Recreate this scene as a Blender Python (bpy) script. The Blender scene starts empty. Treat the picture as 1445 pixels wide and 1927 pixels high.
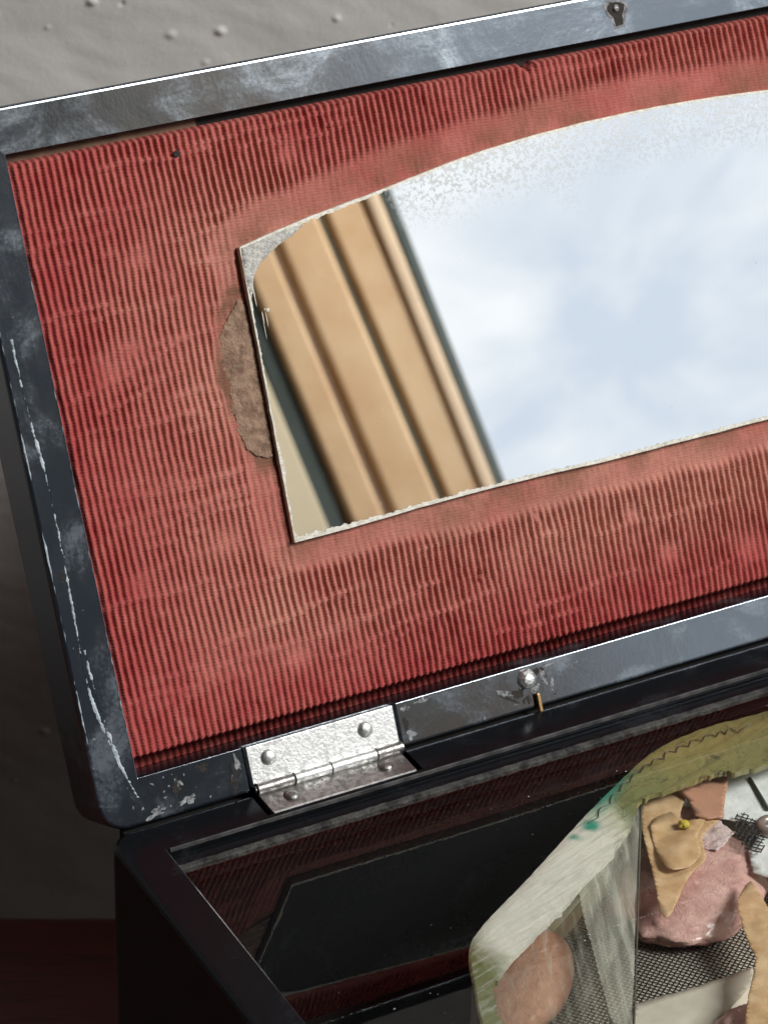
import bpy, bmesh, math, random
import numpy as np
from mathutils import Matrix, Vector, noise as mnoise

MM = 0.001
sc = bpy.context.scene
col = sc.collection
random.seed(7)

# ------------------------------------------------------------------ camera
cam_d = bpy.data.cameras.new('camera')
cam = bpy.data.objects.new('camera', cam_d)
col.objects.link(cam)
RIGHT = Vector((0.8769928, -0.4799885, 0.0222415))
DOWN = Vector((-0.2282986, -0.4569629, -0.8596887))
FWD = Vector((0.4228042, 0.7488631, -0.5103339))
M = Matrix((RIGHT, -DOWN, -FWD)).transposed().to_4x4()
M.translation = Vector((-0.169381, -0.373625, 0.301161))
cam.matrix_world = M
cam_d.sensor_fit = 'VERTICAL'
cam_d.sensor_height = 36.0
cam_d.lens = 36.0 * 5991.46 / 1927.0
cam_d.clip_start = 0.01
cam_d.clip_end = 100.0
cam_d.dof.use_dof = True
cam_d.dof.focus_distance = 0.50
cam_d.dof.aperture_fstop = 64.0
sc.camera = cam

# ------------------------------------------------------------------ world: bright cloudy sky beyond the window
world = bpy.data.worlds.new('World')
sc.world = world
world.use_nodes = True
wn, wl = world.node_tree.nodes, world.node_tree.links
wn.clear()
w_out = wn.new('ShaderNodeOutputWorld')
w_bg = wn.new('ShaderNodeBackground')
w_bg.inputs['Strength'].default_value = 1.0
w_tc = wn.new('ShaderNodeTexCoord')
w_map = wn.new('ShaderNodeMapping')
w_map.inputs['Rotation'].default_value = (0.0, 0.35, 0.3)
w_map.inputs['Location'].default_value = (0.31, 0.1, 0.22)
w_map.inputs['Scale'].default_value = (1.0, 1.0, 1.9)
w_ns = wn.new('ShaderNodeTexNoise')
w_ns.inputs['Scale'].default_value = 9.5
w_ns.inputs['Detail'].default_value = 6.0
w_ns.inputs['Roughness'].default_value = 0.56
w_ns.inputs['Distortion'].default_value = 0.5
w_rp = wn.new('ShaderNodeValToRGB')
w_rp.color_ramp.elements[0].position = 0.36
w_rp.color_ramp.elements[0].color = (0.72, 0.80, 0.92, 1)
w_rp.color_ramp.elements[1].position = 0.66
w_rp.color_ramp.elements[1].color = (1.10, 1.12, 1.13, 1)
w_sep = wn.new('ShaderNodeSeparateXYZ')
w_gr = wn.new('ShaderNodeMapRange')          # ground below the horizon
w_gr.inputs['From Min'].default_value = -0.06
w_gr.inputs['From Max'].default_value = 0.02
w_mx = wn.new('ShaderNodeMix'); w_mx.data_type = 'RGBA'
w_mx.inputs[6].default_value = (0.12, 0.12, 0.11, 1)
wl.new(w_tc.outputs['Generated'], w_map.inputs['Vector'])
wl.new(w_map.outputs['Vector'], w_ns.inputs['Vector'])
wl.new(w_ns.outputs['Fac'], w_rp.inputs['Fac'])
wl.new(w_tc.outputs['Generated'], w_sep.inputs['Vector'])
wl.new(w_sep.outputs['Z'], w_gr.inputs['Value'])
wl.new(w_gr.outputs['Result'], w_mx.inputs[0])
wl.new(w_rp.outputs['Color'], w_mx.inputs[7])
wl.new(w_mx.outputs[2], w_bg.inputs['Color'])
wl.new(w_bg.outputs['Background'], w_out.inputs['Surface'])

# soft window light falling from the right, in front of and above the box
ld = bpy.data.lights.new('window_light', 'AREA')
ld.shape = 'RECTANGLE'; ld.size = 0.5; ld.size_y = 0.6
ld.energy = 39.0
ld.color = (1.0, 0.985, 0.96)
lo = bpy.data.objects.new('window_light', ld); col.objects.link(lo)
lo.location = (0.95, -0.97, 1.22)
lo.rotation_euler = (Vector((0.1, -0.02, 0.0)) - lo.location).to_track_quat('-Z', 'Y').to_euler()

# added spot lamp with no known source, brightening the window frame the mirror shows
sd = bpy.data.lights.new('frame_fill_spot', 'SPOT')
sd.energy = 20.0; sd.spot_size = math.radians(75); sd.spot_blend = 0.8; sd.shadow_soft_size = 0.12; sd.color = (1.0, 0.96, 0.90)
so_ = bpy.data.objects.new('frame_fill_spot', sd); col.objects.link(so_)
so_.location = (1.12, -0.56, 0.62)
so_.rotation_euler = (Vector((0.56, -1.0, 0.46)) - so_.location).to_track_quat('-Z', 'Y').to_euler()

sc.view_settings.view_transform = 'Standard'
sc.view_settings.look = 'None'
sc.view_settings.exposure = 0.0
sc.view_settings.gamma = 1.0
sc.view_settings.use_curve_mapping = False
sc.render.engine = 'CYCLES'
sc.cycles.use_denoising = True
sc.cycles.max_bounces = 8
sc.cycles.caustics_reflective = False
sc.cycles.caustics_refractive = False
sc.cycles.transparent_max_bounces = 16

# ------------------------------------------------------------------ material helpers
class NT:
    def __init__(self, name):
        self.m = bpy.data.materials.new(name); self.m.use_nodes = True
        self.n = self.m.node_tree.nodes; self.l = self.m.node_tree.links
        self.b = self.n['Principled BSDF']
        self.out = self.n['Material Output']
        self.tc = self.n.new('ShaderNodeTexCoord')
    def vec(self, scale=(1, 1, 1), rot=(0, 0, 0), loc=(0, 0, 0)):
        mp = self.n.new('ShaderNodeMapping')
        mp.inputs['Scale'].default_value = scale
        mp.inputs['Rotation'].default_value = rot
        mp.inputs['Location'].default_value = loc
        self.l.new(self.tc.outputs['Object'], mp.inputs['Vector'])
        return mp.outputs['Vector']
    def vdir(self, ang, along, across):
        a = self.n.new('ShaderNodeMapping'); a.inputs['Rotation'].default_value = (0, 0, -ang)
        b = self.n.new('ShaderNodeMapping'); b.inputs['Scale'].default_value = (along, across, across)
        self.l.new(self.tc.outputs['Object'], a.inputs['Vector']); self.l.new(a.outputs['Vector'], b.inputs['Vector'])
        return b.outputs['Vector']
    def noise(self, scale, detail=4, rough=0.55, dist=0.0, v=None):
        t = self.n.new('ShaderNodeTexNoise')
        t.inputs['Scale'].default_value = scale
        t.inputs['Detail'].default_value = detail
        t.inputs['Roughness'].default_value = rough
        t.inputs['Distortion'].default_value = dist
        self.l.new(v if v is not None else self.tc.outputs['Object'], t.inputs['Vector'])
        return t.outputs['Fac']
    def voronoi(self, scale, v=None, feature='F1'):
        t = self.n.new('ShaderNodeTexVoronoi'); t.feature = feature
        t.inputs['Scale'].default_value = scale
        self.l.new(v if v is not None else self.tc.outputs['Object'], t.inputs['Vector'])
        return t.outputs['Distance']
    def ramp(self, fac, stops):
        r = self.n.new('ShaderNodeValToRGB')
        while len(r.color_ramp.elements) < len(stops): r.color_ramp.elements.new(0.5)
        for e, (p, c) in zip(r.color_ramp.elements, stops):
            e.position = p
            e.color = (c, c, c, 1) if isinstance(c, (int, float)) else (*c, 1)
        self.l.new(fac, r.inputs['Fac'])
        return r.outputs['Color']
    def rng(self, fac, a, b, lo=0.0, hi=1.0):
        r = self.n.new('ShaderNodeMapRange')
        r.interpolation_type = 'SMOOTHSTEP'
        for k, x in zip(('From Min', 'From Max', 'To Min', 'To Max'), (a, b, lo, hi)): r.inputs[k].default_value = x
        self.l.new(fac, r.inputs['Value'])
        return r.outputs['Result']
    def math(self, op, a, b=None):
        r = self.n.new('ShaderNodeMath'); r.operation = op
        for i, x in enumerate((a, b)):
            if x is None: continue
            if isinstance(x, (int, float)): r.inputs[i].default_value = x
            else: self.l.new(x, r.inputs[i])
        return r.outputs[0]
    def mix(self, fac, a, b):
        r = self.n.new('ShaderNodeMix'); r.data_type = 'RGBA'
        for i, x in ((0, fac), (6, a), (7, b)):
            if isinstance(x, (int, float)): r.inputs[i].default_value = x
            elif isinstance(x, tuple): r.inputs[i].default_value = (*x, 1)
            else: self.l.new(x, r.inputs[i])
        return r.outputs[2]
    def xyz(self):
        s = self.n.new('ShaderNodeSeparateXYZ'); self.l.new(self.tc.outputs['Object'], s.inputs[0]); return s.outputs
    def set(self, **kw):
        for k, x in kw.items():
            k = k.replace('_', ' ')
            names = {'color': 'Base Color', 'rough': 'Roughness', 'metal': 'Metallic', 'ior': 'IOR', 'spec': 'Specular IOR Level',
                     'coat': 'Coat Weight', 'coat rough': 'Coat Roughness', 'trans': 'Transmission Weight', 'sheen': 'Sheen Weight', 'sss': 'Subsurface Weight'}
            s = self.b.inputs[names[k]]
            if isinstance(x, (int, float)): s.default_value = x
            elif isinstance(x, tuple): s.default_value = (*x, 1)
            else: self.l.new(x, s)
        return self
    def bump(self, h, strength=0.5, dist=0.0002):
        b = self.n.new('ShaderNodeBump')
        b.inputs['Strength'].default_value = strength
        b.inputs['Distance'].default_value = dist
        self.l.new(h, b.inputs['Height'])
        self.l.new(b.outputs['Normal'], self.b.inputs['Normal'])
        return self

def mat_lacquer(name, dust=0.5, streak_axis=0, ior=1.9, dustcol=(0.30, 0.36, 0.42), seed=0.0, base_c=(0.006, 0.0065, 0.008)):
    t = NT(name)
    a = t.noise(70, 5, 0.6, 0.8, t.vec(loc=(seed, seed * .7, 0)))
    sx = (25, 420, 200) if streak_axis == 0 else (420, 25, 200)
    st = t.noise(1.0, 5, 0.65, 0.4, t.vec(scale=sx, loc=(seed, 0, seed)))
    fine = t.noise(1500, 3, 0.6)
    s = t.math('ADD', t.math('MULTIPLY', a, 0.84), t.math('ADD', t.math('MULTIPLY', st, 0.20), t.math('MULTIPLY', fine, 0.20)))
    d = t.math('MULTIPLY', t.rng(s, 0.66, 0.82), dust)
    t.set(color=t.mix(d, base_c, dustcol), ior=ior)
    t.b.inputs['Specular Tint'].default_value = (0.80, 0.90, 1.0, 1)
    t.set(rough=t.math('ADD', t.math('MULTIPLY', t.rng(s, 0.55, 0.8), 0.09), 0.14))
    hgt = t.math('ADD', t.math('MULTIPLY', st, 0.08), t.math('ADD', t.math('MULTIPLY', a, 0.9), t.math('MULTIPLY', fine, 0.10)))
    t.bump(hgt, 0.2, 0.0003)
    return t.m

M_LID = mat_lacquer('lid_lacquer', 0.30, 0, ior=2.7, base_c=(0.010, 0.013, 0.018))
M_SIDE = mat_lacquer('lid_lacquer_upright', 0.24, 1, ior=2.4, seed=1.3, base_c=(0.016, 0.021, 0.028))
M_BASE = mat_lacquer('base_lacquer', 0.03, 0, ior=1.27)

def mat_fabric():
    t = NT('red_ribbed_fabric')
    x, y, z = t.xyz()
    big = t.noise(38, 4, 0.6, 0.6)
    mid = t.noise(220, 4, 0.65)
    fine = t.noise(2600, 2, 0.6)
    # fading: strongest in the middle of the panel, edges kept their red
    ex = t.rng(x, 0.000, 0.030); ey = t.math('MULTIPLY', t.rng(y, 0.004, 0.022), t.rng(y, 0.1, 0.07, 0.25, 1.0))
    fade = t.math('MULTIPLY', t.math('MULTIPLY', ex, ey), t.rng(big, 0.25, 0.70, 0.35, 1.0))
    c = t.mix(fade, (0.36, 0.068, 0.066), (0.50, 0.235, 0.178))
    c = t.mix(t.rng(mid, 0.35, 0.8, 0.0, 0.35), c, (0.58, 0.24, 0.19))
    # brown staining where old glue soaked in round the mirror
    st = t.n.new('ShaderNodeAttribute'); st.attribute_name = 'stain'
    sf = t.math('MULTIPLY', st.outputs['Fac'], t.rng(t.noise(130, 4, 0.6), 0.35, 0.62, 0.15, 0.85))
    c = t.mix(sf, c, (0.19, 0.10, 0.065))
    c = t.mix(t.math('MULTIPLY', t.rng(fine, 0.3, 0.75), 0.22), c, (0.22, 0.03, 0.03))
    t.set(color=c, rough=0.9, spec=0.04)
    wv_ = t.n.new('ShaderNodeTexWave'); wv_.wave_type = 'BANDS'; wv_.bands_direction = 'Y'
    wv_.inputs['Scale'].default_value = 2 * math.pi / (0.00050 * 20); wv_.inputs['Distortion'].default_value = 7.0
    wv_.inputs['Detail'].default_value = 3.0; wv_.inputs['Detail Scale'].default_value = 0.35
    mp_ = t.vec(scale=(1, 1, 1), rot=(0, 0, 0.06))
    t.l.new(mp_, wv_.inputs['Vector'])
    weave = t.math('ADD', t.math('MULTIPLY', wv_.outputs['Fac'], 0.30), t.noise(1.0, 3, 0.65, 0.4, t.vec(scale=(1300, 2300, 1300))))
    t.bump(t.math('ADD', weave, t.math('MULTIPLY', fine, 0.6)), 0.5, 0.00024)
    return t.m
M_FAB = mat_fabric()

def mat_mirror():
    t = NT('old_silvered_mirror')
    x, y, z = t.xyz()
    top = t.n.new('ShaderNodeAttribute'); top.attribute_name = 'foxing'
    spk = t.noise(1500, 3, 0.7, 0.3)
    spots = t.rng(t.voronoi(230), 0.035, 0.07, 1.0, 0.0)
    spots = t.math('MULTIPLY', spots, t.rng(t.noise(180, 2), 0.55, 0.62))
    fx = t.math('MULTIPLY', t.rng(spk, 0.46, 0.60), top.outputs['Fac'])
    haze = t.rng(t.noise(900, 3, 0.7), 0.62, 0.9, 0.0, 0.14)
    f = t.math('MAXIMUM', t.math('MULTIPLY', fx, 0.9), t.math('MAXIMUM', t.math('MULTIPLY', spots, 0.6), haze))
    t.set(color=t.mix(f, (0.88, 0.90, 0.90), (0.36, 0.37, 0.37)), metal=t.math('SUBTRACT', 1.0, t.math('MULTIPLY', f, 0.6)),
          rough=t.math('ADD', 0.004, t.math('MULTIPLY', f, 0.30)))
    return t.m
M_MIR = mat_mirror()

def simple(name, c, rough=0.6, metal=0.0, var=0.25, scale=300, bump=0.2, dist=0.0002, c2=None, **kw):
    t = NT(name)
    nz = t.noise(scale, 5, 0.6)
    c2 = c2 or tuple(k * (1 - var * 1.6) for k in c)
    t.set(color=t.mix(t.rng(nz, 0.3, 0.72), c, c2), rough=rough, metal=metal, **kw)
    if bump: t.bump(t.noise(scale * 2.5, 4, 0.6), bump, dist)
    return t.m

M_DUSTY = simple('dusty_batten', (0.02, 0.02, 0.02), 0.7, 0, .2, 420, .8, .0005, c2=(0.085, 0.085, 0.08), ior=1.3)
M_CHIPEDGE = simple('ground_glass_edge', (0.80, 0.78, 0.70), 0.55, 0, 0.1, 1200, 0.6, c2=(0.50, 0.47, 0.38))
M_GLUE = simple('old_glue', (0.34, 0.225, 0.155), 0.9, 0, 0.3, 500, 0.9, 0.0005, c2=(0.17, 0.10, 0.065))
M_BOARD = simple('bare_brown_board', (0.20, 0.115, 0.07), 0.85, 0, 0.3, 200, 0.3)
M_DARK = simple('dark_hollow_wood', (0.02, 0.014, 0.011), 0.8, 0, 0.3, 900, 0.6)
M_FLAKE = simple('lacquer_flake', (0.34, 0.35, 0.36), 0.42, 0, 0.4, 900, 0.9, 0.0004, c2=(0.05, 0.05, 0.055))
def mat_steel(name, c, r0, r1):
    t = NT(name)
    nz = t.noise(900, 4, 0.65)
    t.set(color=t.mix(t.rng(nz, 0.42, 0.62), c, tuple(k * 0.60 for k in c)), metal=1.0, rough=t.rng(nz, 0.35, 0.7, r0, r1))
    t.bump(t.noise(1700, 3, 0.6), 0.35, 0.0002)
    return t.m
M_STEEL = mat_steel('worn_nickel_plate', (0.80, 0.81, 0.80), 0.38, 0.6)
M_STEEL2 = mat_steel('shaded_nickel', (0.38, 0.37, 0.36), 0.3, 0.55)  # darker copy of the nickel, standing in for the dim lining it reflects
M_BRASS = simple('brass_pin', (0.42, 0.27, 0.12), 0.45, 0.9, 0.2, 800, 0.2)

def mat_glass():
    t = NT('clear_glass_face')
    t.n.remove(t.b)
    fr = t.n.new('ShaderNodeFresnel')
    ge = t.n.new('ShaderNodeNewGeometry')      # a thin pane reflects alike from both sides
    io = t.n.new('ShaderNodeMapRange'); io.inputs['To Min'].default_value = 1.42; io.inputs['To Max'].default_value = 1 / 1.42
    t.l.new(ge.outputs['Backfacing'], io.inputs['Value']); t.l.new(io.outputs['Result'], fr.inputs['IOR'])
    gl = t.n.new('ShaderNodeBsdfGlossy'); gl.inputs['Roughness'].default_value = 0.006
    gl.inputs['Color'].default_value = (0.95, 0.97, 0.96, 1)
    tr = t.n.new('ShaderNodeBsdfTransparent'); tr.inputs['Color'].default_value = (0.97, 0.985, 0.97, 1)
    mx = t.n.new('ShaderNodeMixShader')
    t.l.new(fr.outputs[0], mx.inputs[0]); t.l.new(tr.outputs[0], mx.inputs[1]); t.l.new(gl.outputs[0], mx.inputs[2])
    t.l.new(mx.outputs[0], t.out.inputs['Surface'])
    return t.m
M_GLASS = mat_glass()
def mat_clear():
    t = NT('clear_glass_underside')
    t.n.remove(t.b)
    tr = t.n.new('ShaderNodeBsdfTransparent'); tr.inputs['Color'].default_value = (0.985, 0.995, 0.985, 1)
    t.l.new(tr.outputs[0], t.out.inputs['Surface'])
    return t.m
M_CLEAR = mat_clear()

# ------------------------------------------------------------------ mesh helpers
WORLD = {}
def link(name, me, mat, parent=None, mw=None, smooth=False):
    o = bpy.data.objects.new(name, me)
    col.objects.link(o)
    for m_ in (mat if isinstance(mat, (list, tuple)) else [mat]):
        if m_ is not None: me.materials.append(m_)
    if smooth:
        me.polygons.foreach_set('use_smooth', [True] * len(me.polygons))
    mw = mw or Matrix.Identity(4)
    if parent is not None:
        o.parent = parent
        o.matrix_parent_inverse = WORLD[parent.name].inverted()
    o.matrix_basis = mw
    WORLD[o.name] = mw.copy()
    return o
def thing(name, loc, label, cat, group=None):
    o = bpy.data.objects.new(name, None); col.objects.link(o)
    o.empty_display_size = 0.02
    o.location = loc
    WORLD[o.name] = Matrix.Translation(Vector(loc))
    o['label'] = label; o['category'] = cat
    if group: o['group'] = group
    return o
def tag(o, label, cat, group=None):
    o['label'] = label; o['category'] = cat
    if group: o['group'] = group
    return o
def mesh(name, verts, faces):
    me = bpy.data.meshes.new(name)
    me.from_pydata([tuple(v) for v in verts], [], faces); me.update()
    return me
def bm_mesh(name, bm):
    me = bpy.data.meshes.new(name); bmesh.ops.recalc_face_normals(bm, faces=bm.faces); bm.to_mesh(me); bm.free(); return me
def box_bm(x0, x1, y0, y1, z0, z1, bev=0.0, seg=2, bm=None):
    bm2 = bmesh.new()
    r = bmesh.ops.create_cube(bm2, size=1.0)
    for v in r['verts']:
        v.co = Vector(((x0 + x1) / 2 + v.co.x * (x1 - x0), (y0 + y1) / 2 + v.co.y * (y1 - y0), (z0 + z1) / 2 + v.co.z * (z1 - z0)))
    if bev: bmesh.ops.bevel(bm2, geom=list(bm2.edges), offset=bev, segments=seg, affect='EDGES', profile=0.5)
    return bm2
def boxo(name, dims, mat, parent, mw=None, bev=0.0, smooth=False):
    d = [k * MM for k in dims]
    return link(name, bm_mesh(name, box_bm(*d, bev=bev * MM)), mat, parent, mw, smooth)
def rrect(x0, x1, y0, y1, r, n=8):
    pts = []
    for cx, cy, a0 in ((x1 - r, y1 - r, 0), (x0 + r, y1 - r, 90), (x0 + r, y0 + r, 180), (x1 - r, y0 + r, 270)):
        for k in range(n + 1):
            a = math.radians(a0 + 90 * k / n)
            pts.append((cx + r * math.cos(a), cy + r * math.sin(a)))
    return pts
def ring_mesh(name, x0, x1, y0, y1, r, prof, close_first=True, close_last=False, lens=1):
    V, F = [], []; n = None
    for (o, z) in prof:
        L = rrect(x0 + o, x1 - o, y0 + o, y1 - o, max(r - o, 0.12))
        n = len(L)
        V += [(px * MM, py * MM, z * MM) for px, py in L]
    for i in range(len(prof) - 1):
        for k in range(n):
            a, b = i * n + k, i * n + (k + 1) % n
            F.append((a, b, b + n, a + n))
    if close_first: F.append(tuple(range(n))[::-1])
    if close_last: F.append(tuple(range((len(prof) - 1) * n, len(prof) * n)))
    bm = bmesh.new(); me = mesh(name + '_t', V, F); bm.from_mesh(me); bpy.data.meshes.remove(me)
    return bm
def cut(o, boxes):
    """carve rectangular notches (mm, object space) out of a mesh object"""
    bm = bmesh.new()
    for d in boxes:
        b2 = box_bm(*[k * MM for k in d])
        tm = bpy.data.meshes.new('tmp'); b2.to_mesh(tm); b2.free(); bm.from_mesh(tm); bpy.data.meshes.remove(tm)
    cme = bpy.data.meshes.new('cutter'); bm.to_mesh(cme); bm.free()
    co = bpy.data.objects.new('cutter', cme); col.objects.link(co); co.matrix_world = WORLD[o.name]
    md = o.modifiers.new('b', 'BOOLEAN'); md.operation = 'DIFFERENCE'; md.object = co; md.solver = 'EXACT'
    bpy.context.view_layer.update()
    dg = bpy.context.evaluated_depsgraph_get()
    nm = bpy.data.meshes.new_from_object(o.evaluated_get(dg))
    o.modifiers.clear(); o.data = nm
    bpy.data.objects.remove(co); bpy.data.meshes.remove(cme)
def dome_bm(r, h, n=20, rings=5, cx=0, cy=0, z=0, wob=0.0):
    bm = bmesh.new(); rows = []
    for i in range(rings + 1):
        a = (math.pi / 2) * i / rings
        rr, zz = r * math.cos(a), h * math.sin(a)
        if i == rings:
            rows.append([bm.verts.new(((cx) * MM, cy * MM, (z + zz) * MM))]); break
        rows.append([bm.verts.new(((cx + rr * math.cos(2 * math.pi * k / n) * (1 + wob * random.uniform(-1, 1))) * MM,
                                   (cy + rr * math.sin(2 * math.pi * k / n) * (1 + wob * random.uniform(-1, 1))) * MM, (z + zz) * MM)) for k in range(n)])
    low = [bm.verts.new((v.co.x, v.co.y, (z - 0.3) * MM)) for v in rows[0]]
    rows.insert(0, low)
    for i in range(len(rows) - 1):
        A, B_ = rows[i], rows[i + 1]
        for k in range(n):
            if len(B_) == 1: bm.faces.new((A[k], A[(k + 1) % n], B_[0]))
            else: bm.faces.new((A[k], A[(k + 1) % n], B_[(k + 1) % n], B_[k]))
    return bm
def cyl_bm(p0, p1, r, n=18, caps=True):
    p0, p1 = Vector(p0) * MM, Vector(p1) * MM; d = p1 - p0
    bm = bmesh.new()
    bmesh.ops.create_cone(bm, cap_ends=caps, segments=n, radius1=r * MM, radius2=r * MM, depth=d.length)
    q = d.to_track_quat('Z', 'Y').to_matrix().to_4x4(); q.translation = (p0 + p1) / 2
    bmesh.ops.transform(bm, matrix=q, verts=bm.verts)
    return bm
def smoothpoly(pts, sub=6, closed=True):
    out = []; n = len(pts)
    for i in range(n if closed else n - 1):
        g = lambda k: pts[k % n] if closed else pts[min(max(k, 0), n - 1)]
        p0, p1, p2, p3 = (Vector(g(i - 1)), Vector(g(i)), Vector(g(i + 1)), Vector(g(i + 2)))
        for s in range(sub):
            t = s / sub
            out.append(tuple(0.5 * ((2 * p1) + (p2 - p0) * t + (2 * p0 - 5 * p1 + 4 * p2 - p3) * t * t + (3 * p1 - p0 - 3 * p2 + p3) * t ** 3)))
    if not closed: out.append(tuple(pts[-1]))
    return out
def roughen(pts, step, amp, seed=0):
    out = []
    n = len(pts)
    for i in range(n):
        a, b = Vector(pts[i]), Vector(pts[(i + 1) % n])
        k = max(1, int((b - a).length / step))
        for s in range(k):
            p = a.lerp(b, s / k)
            out.append((p.x + amp * mnoise.noise((p.x * 1.1, p.y * 1.1, seed)) + amp * .6 * mnoise.noise((p.x * 3, p.y * 3, seed + 5)),
                        p.y + amp * mnoise.noise((p.x * 1.1, p.y * 1.1, seed + 9)) + amp * .6 * mnoise.noise((p.x * 3, p.y * 3, seed + 15))))
    return out
def plate(name, pts, z, th, mat, parent=None, mw=None, relief=None, cell=0.0, smooth=True, both=True):
    """irregular plate with its own thickness; relief(x, y) in mm lifts the surface"""
    bm = bmesh.new()
    vs = [bm.verts.new((x * MM, y * MM, 0)) for x, y in pts]
    f = bm.faces.new(vs)
    if f.normal.z < 0: f.normal_flip()
    if cell:
        xs = [p[0] for p in pts]; ys = [p[1] for p in pts]
        x = min(xs) + cell
        while x < max(xs):
            bmesh.ops.bisect_plane(bm, geom=bm.verts[:] + bm.edges[:] + bm.faces[:], plane_co=(x * MM, 0, 0), plane_no=(1, 0.02, 0)); x += cell
        y = min(ys) + cell
        while y < max(ys):
            bmesh.ops.bisect_plane(bm, geom=bm.verts[:] + bm.edges[:] + bm.faces[:], plane_co=(0, y * MM, 0), plane_no=(0.02, 1, 0)); y += cell
    bmesh.ops.triangulate(bm, faces=bm.faces[:])
    bm.normal_update()
    if sum(f_.normal.z for f_ in bm.faces) < 0: bmesh.ops.reverse_faces(bm, faces=bm.faces[:])
    bm.verts.index_update()
    V = [(v.co.x, v.co.y) for v in bm.verts]
    F = [[v.index for v in f_.verts] for f_ in bm.faces]
    be = [(e.verts[0].index, e.verts[1].index) for e in bm.edges if len(e.link_faces) == 1]
    bm.free()
    n = len(V)
    H = [(relief(x / MM, y / MM) if relief else 0.0) for x, y in V]
    verts = [(x, y, (z + h) * MM) for (x, y), h in zip(V, H)] + [(x, y, (z + h - th) * MM) for (x, y), h in zip(V, H)]
    faces = [tuple(f_) for f_ in F] + [tuple(i + n for i in f_[::-1]) for f_ in F] + [(a, b, b + n, a + n) for a, b in be]
    bm = bmesh.new(); me = mesh('t', verts, faces); bm.from_mesh(me); bpy.data.meshes.remove(me)
    return link(name, bm_mesh(name, bm), mat, parent, mw, smooth)
def fbm(x, y, s, seed=0, o=4):
    return mnoise.fractal((x * s, y * s, seed), 0.6, 2.1, o)

# ------------------------------------------------------------------ the setting: plaster wall, table, window side of the room
TABLE_Z = -0.12
a0, a1 = Vector((0.0261, 0.1343, TABLE_Z)), Vector((0.0477, 0.1232, TABLE_Z))     # back edge of the table top
ed = (a1 - a0).normalized(); en = Vector((-ed.y, ed.x, 0))

def mat_plaster():
    t = NT('grey_plaster')
    nz = t.noise(55, 5, 0.6); f = t.noise(700, 3, 0.6)
    t.set(color=t.mix(t.rng(nz, 0.3, 0.7), (0.80, 0.785, 0.755), (0.75, 0.735, 0.71)), rough=0.75, spec=0.3)
    t.bump(t.math('ADD', f, t.noise(260, 3, 0.5)), 0.12, 0.0004)
    return t.m
def build_wall():
    gap = 0.042
    o = a0 + en * gap
    nu, nv = 560, 640
    us = np.concatenate([[-2.2], np.linspace(-0.06, 0.14, nu)]); vs = np.concatenate([[-1.0], np.linspace(-0.06, 0.23, nv), [2.2]])
    rnd = random.Random(5)
    blobs = [(rnd.uniform(-0.055, 0.165), rnd.uniform(0.0, 0.225), rnd.choice((.0003, .0004, .0005, .0005, .0007, .0010)), rnd.choice((-1.5, -1.5, 1, 1, .6))) for _ in range(300)]
    Hh = np.zeros((len(vs), len(us)))
    for (bu, bv, br, s) in blobs:
        iu = np.where(np.abs(us - bu) < br * 3)[0]; iv = np.where(np.abs(vs - bv) < br * 3)[0]
        if len(iu) and len(iv):
            d2 = ((us[iu][None, :] - bu) ** 2 + ((vs[iv][:, None] - bv) * 1.3) ** 2) / br ** 2
            Hh[np.ix_(iv, iu)] += s * br * 0.36 * np.exp(-d2 ** 1.5)
    V = []
    for j, v in enumerate(vs):
        for i, u in enumerate(us):
            inn = 0 < i and 0 < j < len(vs) - 1
            h = (0.0003 * fbm(u * .6 + v * .5, v, 30, 1, 4) + Hh[j, i]) if inn else 0.0
            p = o + ed * u - en * h
            V.append((p.x, p.y, TABLE_Z + v))
    n = len(us)
    F = [(j * n + i, j * n + i + 1, (j + 1) * n + i + 1, (j + 1) * n + i) for j in range(len(vs) - 1) for i in range(n - 1)]
    w = link('wall_back', mesh('wall_back', V, F), mat_plaster(), smooth=True)
    w['kind'] = 'structure'
    # the wall ends here; beyond it an unseen dark panel added to darken reflections
    bm = box_bm(0.14, 2.8, 0.0, 0.05, TABLE_Z - 1.0, 2.2)
    RM = Matrix((ed, en, Vector((0, 0, 1)))).transposed().to_4x4(); RM.translation = Vector((o.x, o.y, 0)) + en * 0.03
    q = link('unseen_dark_panel', bm_mesh('unseen_dark_panel', bm), simple('unseen_panel_dark_brown', (0.035, 0.027, 0.022), 0.8, 0, .2, 60, .2), None, RM)
    q['kind'] = 'structure'
build_wall()

def mat_wood():
    t = NT('dark_red_wood')
    g = t.noise(1.0, 5, 0.65, 1.2, t.vec(scale=(35, 420, 60), rot=(0, 0, 0.48)))
    t.set(color=t.mix(t.rng(g, 0.3, 0.7), (0.14, 0.026, 0.015), (0.07, 0.013, 0.008)), rough=0.38, coat=0.3)
    t.bump(g, 0.15, 0.0003)
    return t.m
M_WOOD = mat_wood()
tc_ = a0 - en * 0.33 + ed * 0.05
tab = thing('table', (tc_.x, tc_.y, TABLE_Z - 0.7), 'dark red wooden table the black box stands on', 'table')
TM = Matrix((ed, en, Vector((0, 0, 1)))).transposed().to_4x4(); TM.translation = Vector((tc_.x, tc_.y, 0))
link('table_top', bm_mesh('table_top', box_bm(-0.6, 0.6, -0.33, 0.33, TABLE_Z - 0.03, TABLE_Z, 0.003)), M_WOOD, tab, TM)
for sx in (-0.54, 0.54):
    for sy in (-0.27, 0.27):
        link('leg', bm_mesh('leg', box_bm(sx - .025, sx + .025, sy - .025, sy + .025, TABLE_Z - .7, TABLE_Z - .03, .003)), M_WOOD, tab, TM)

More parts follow.
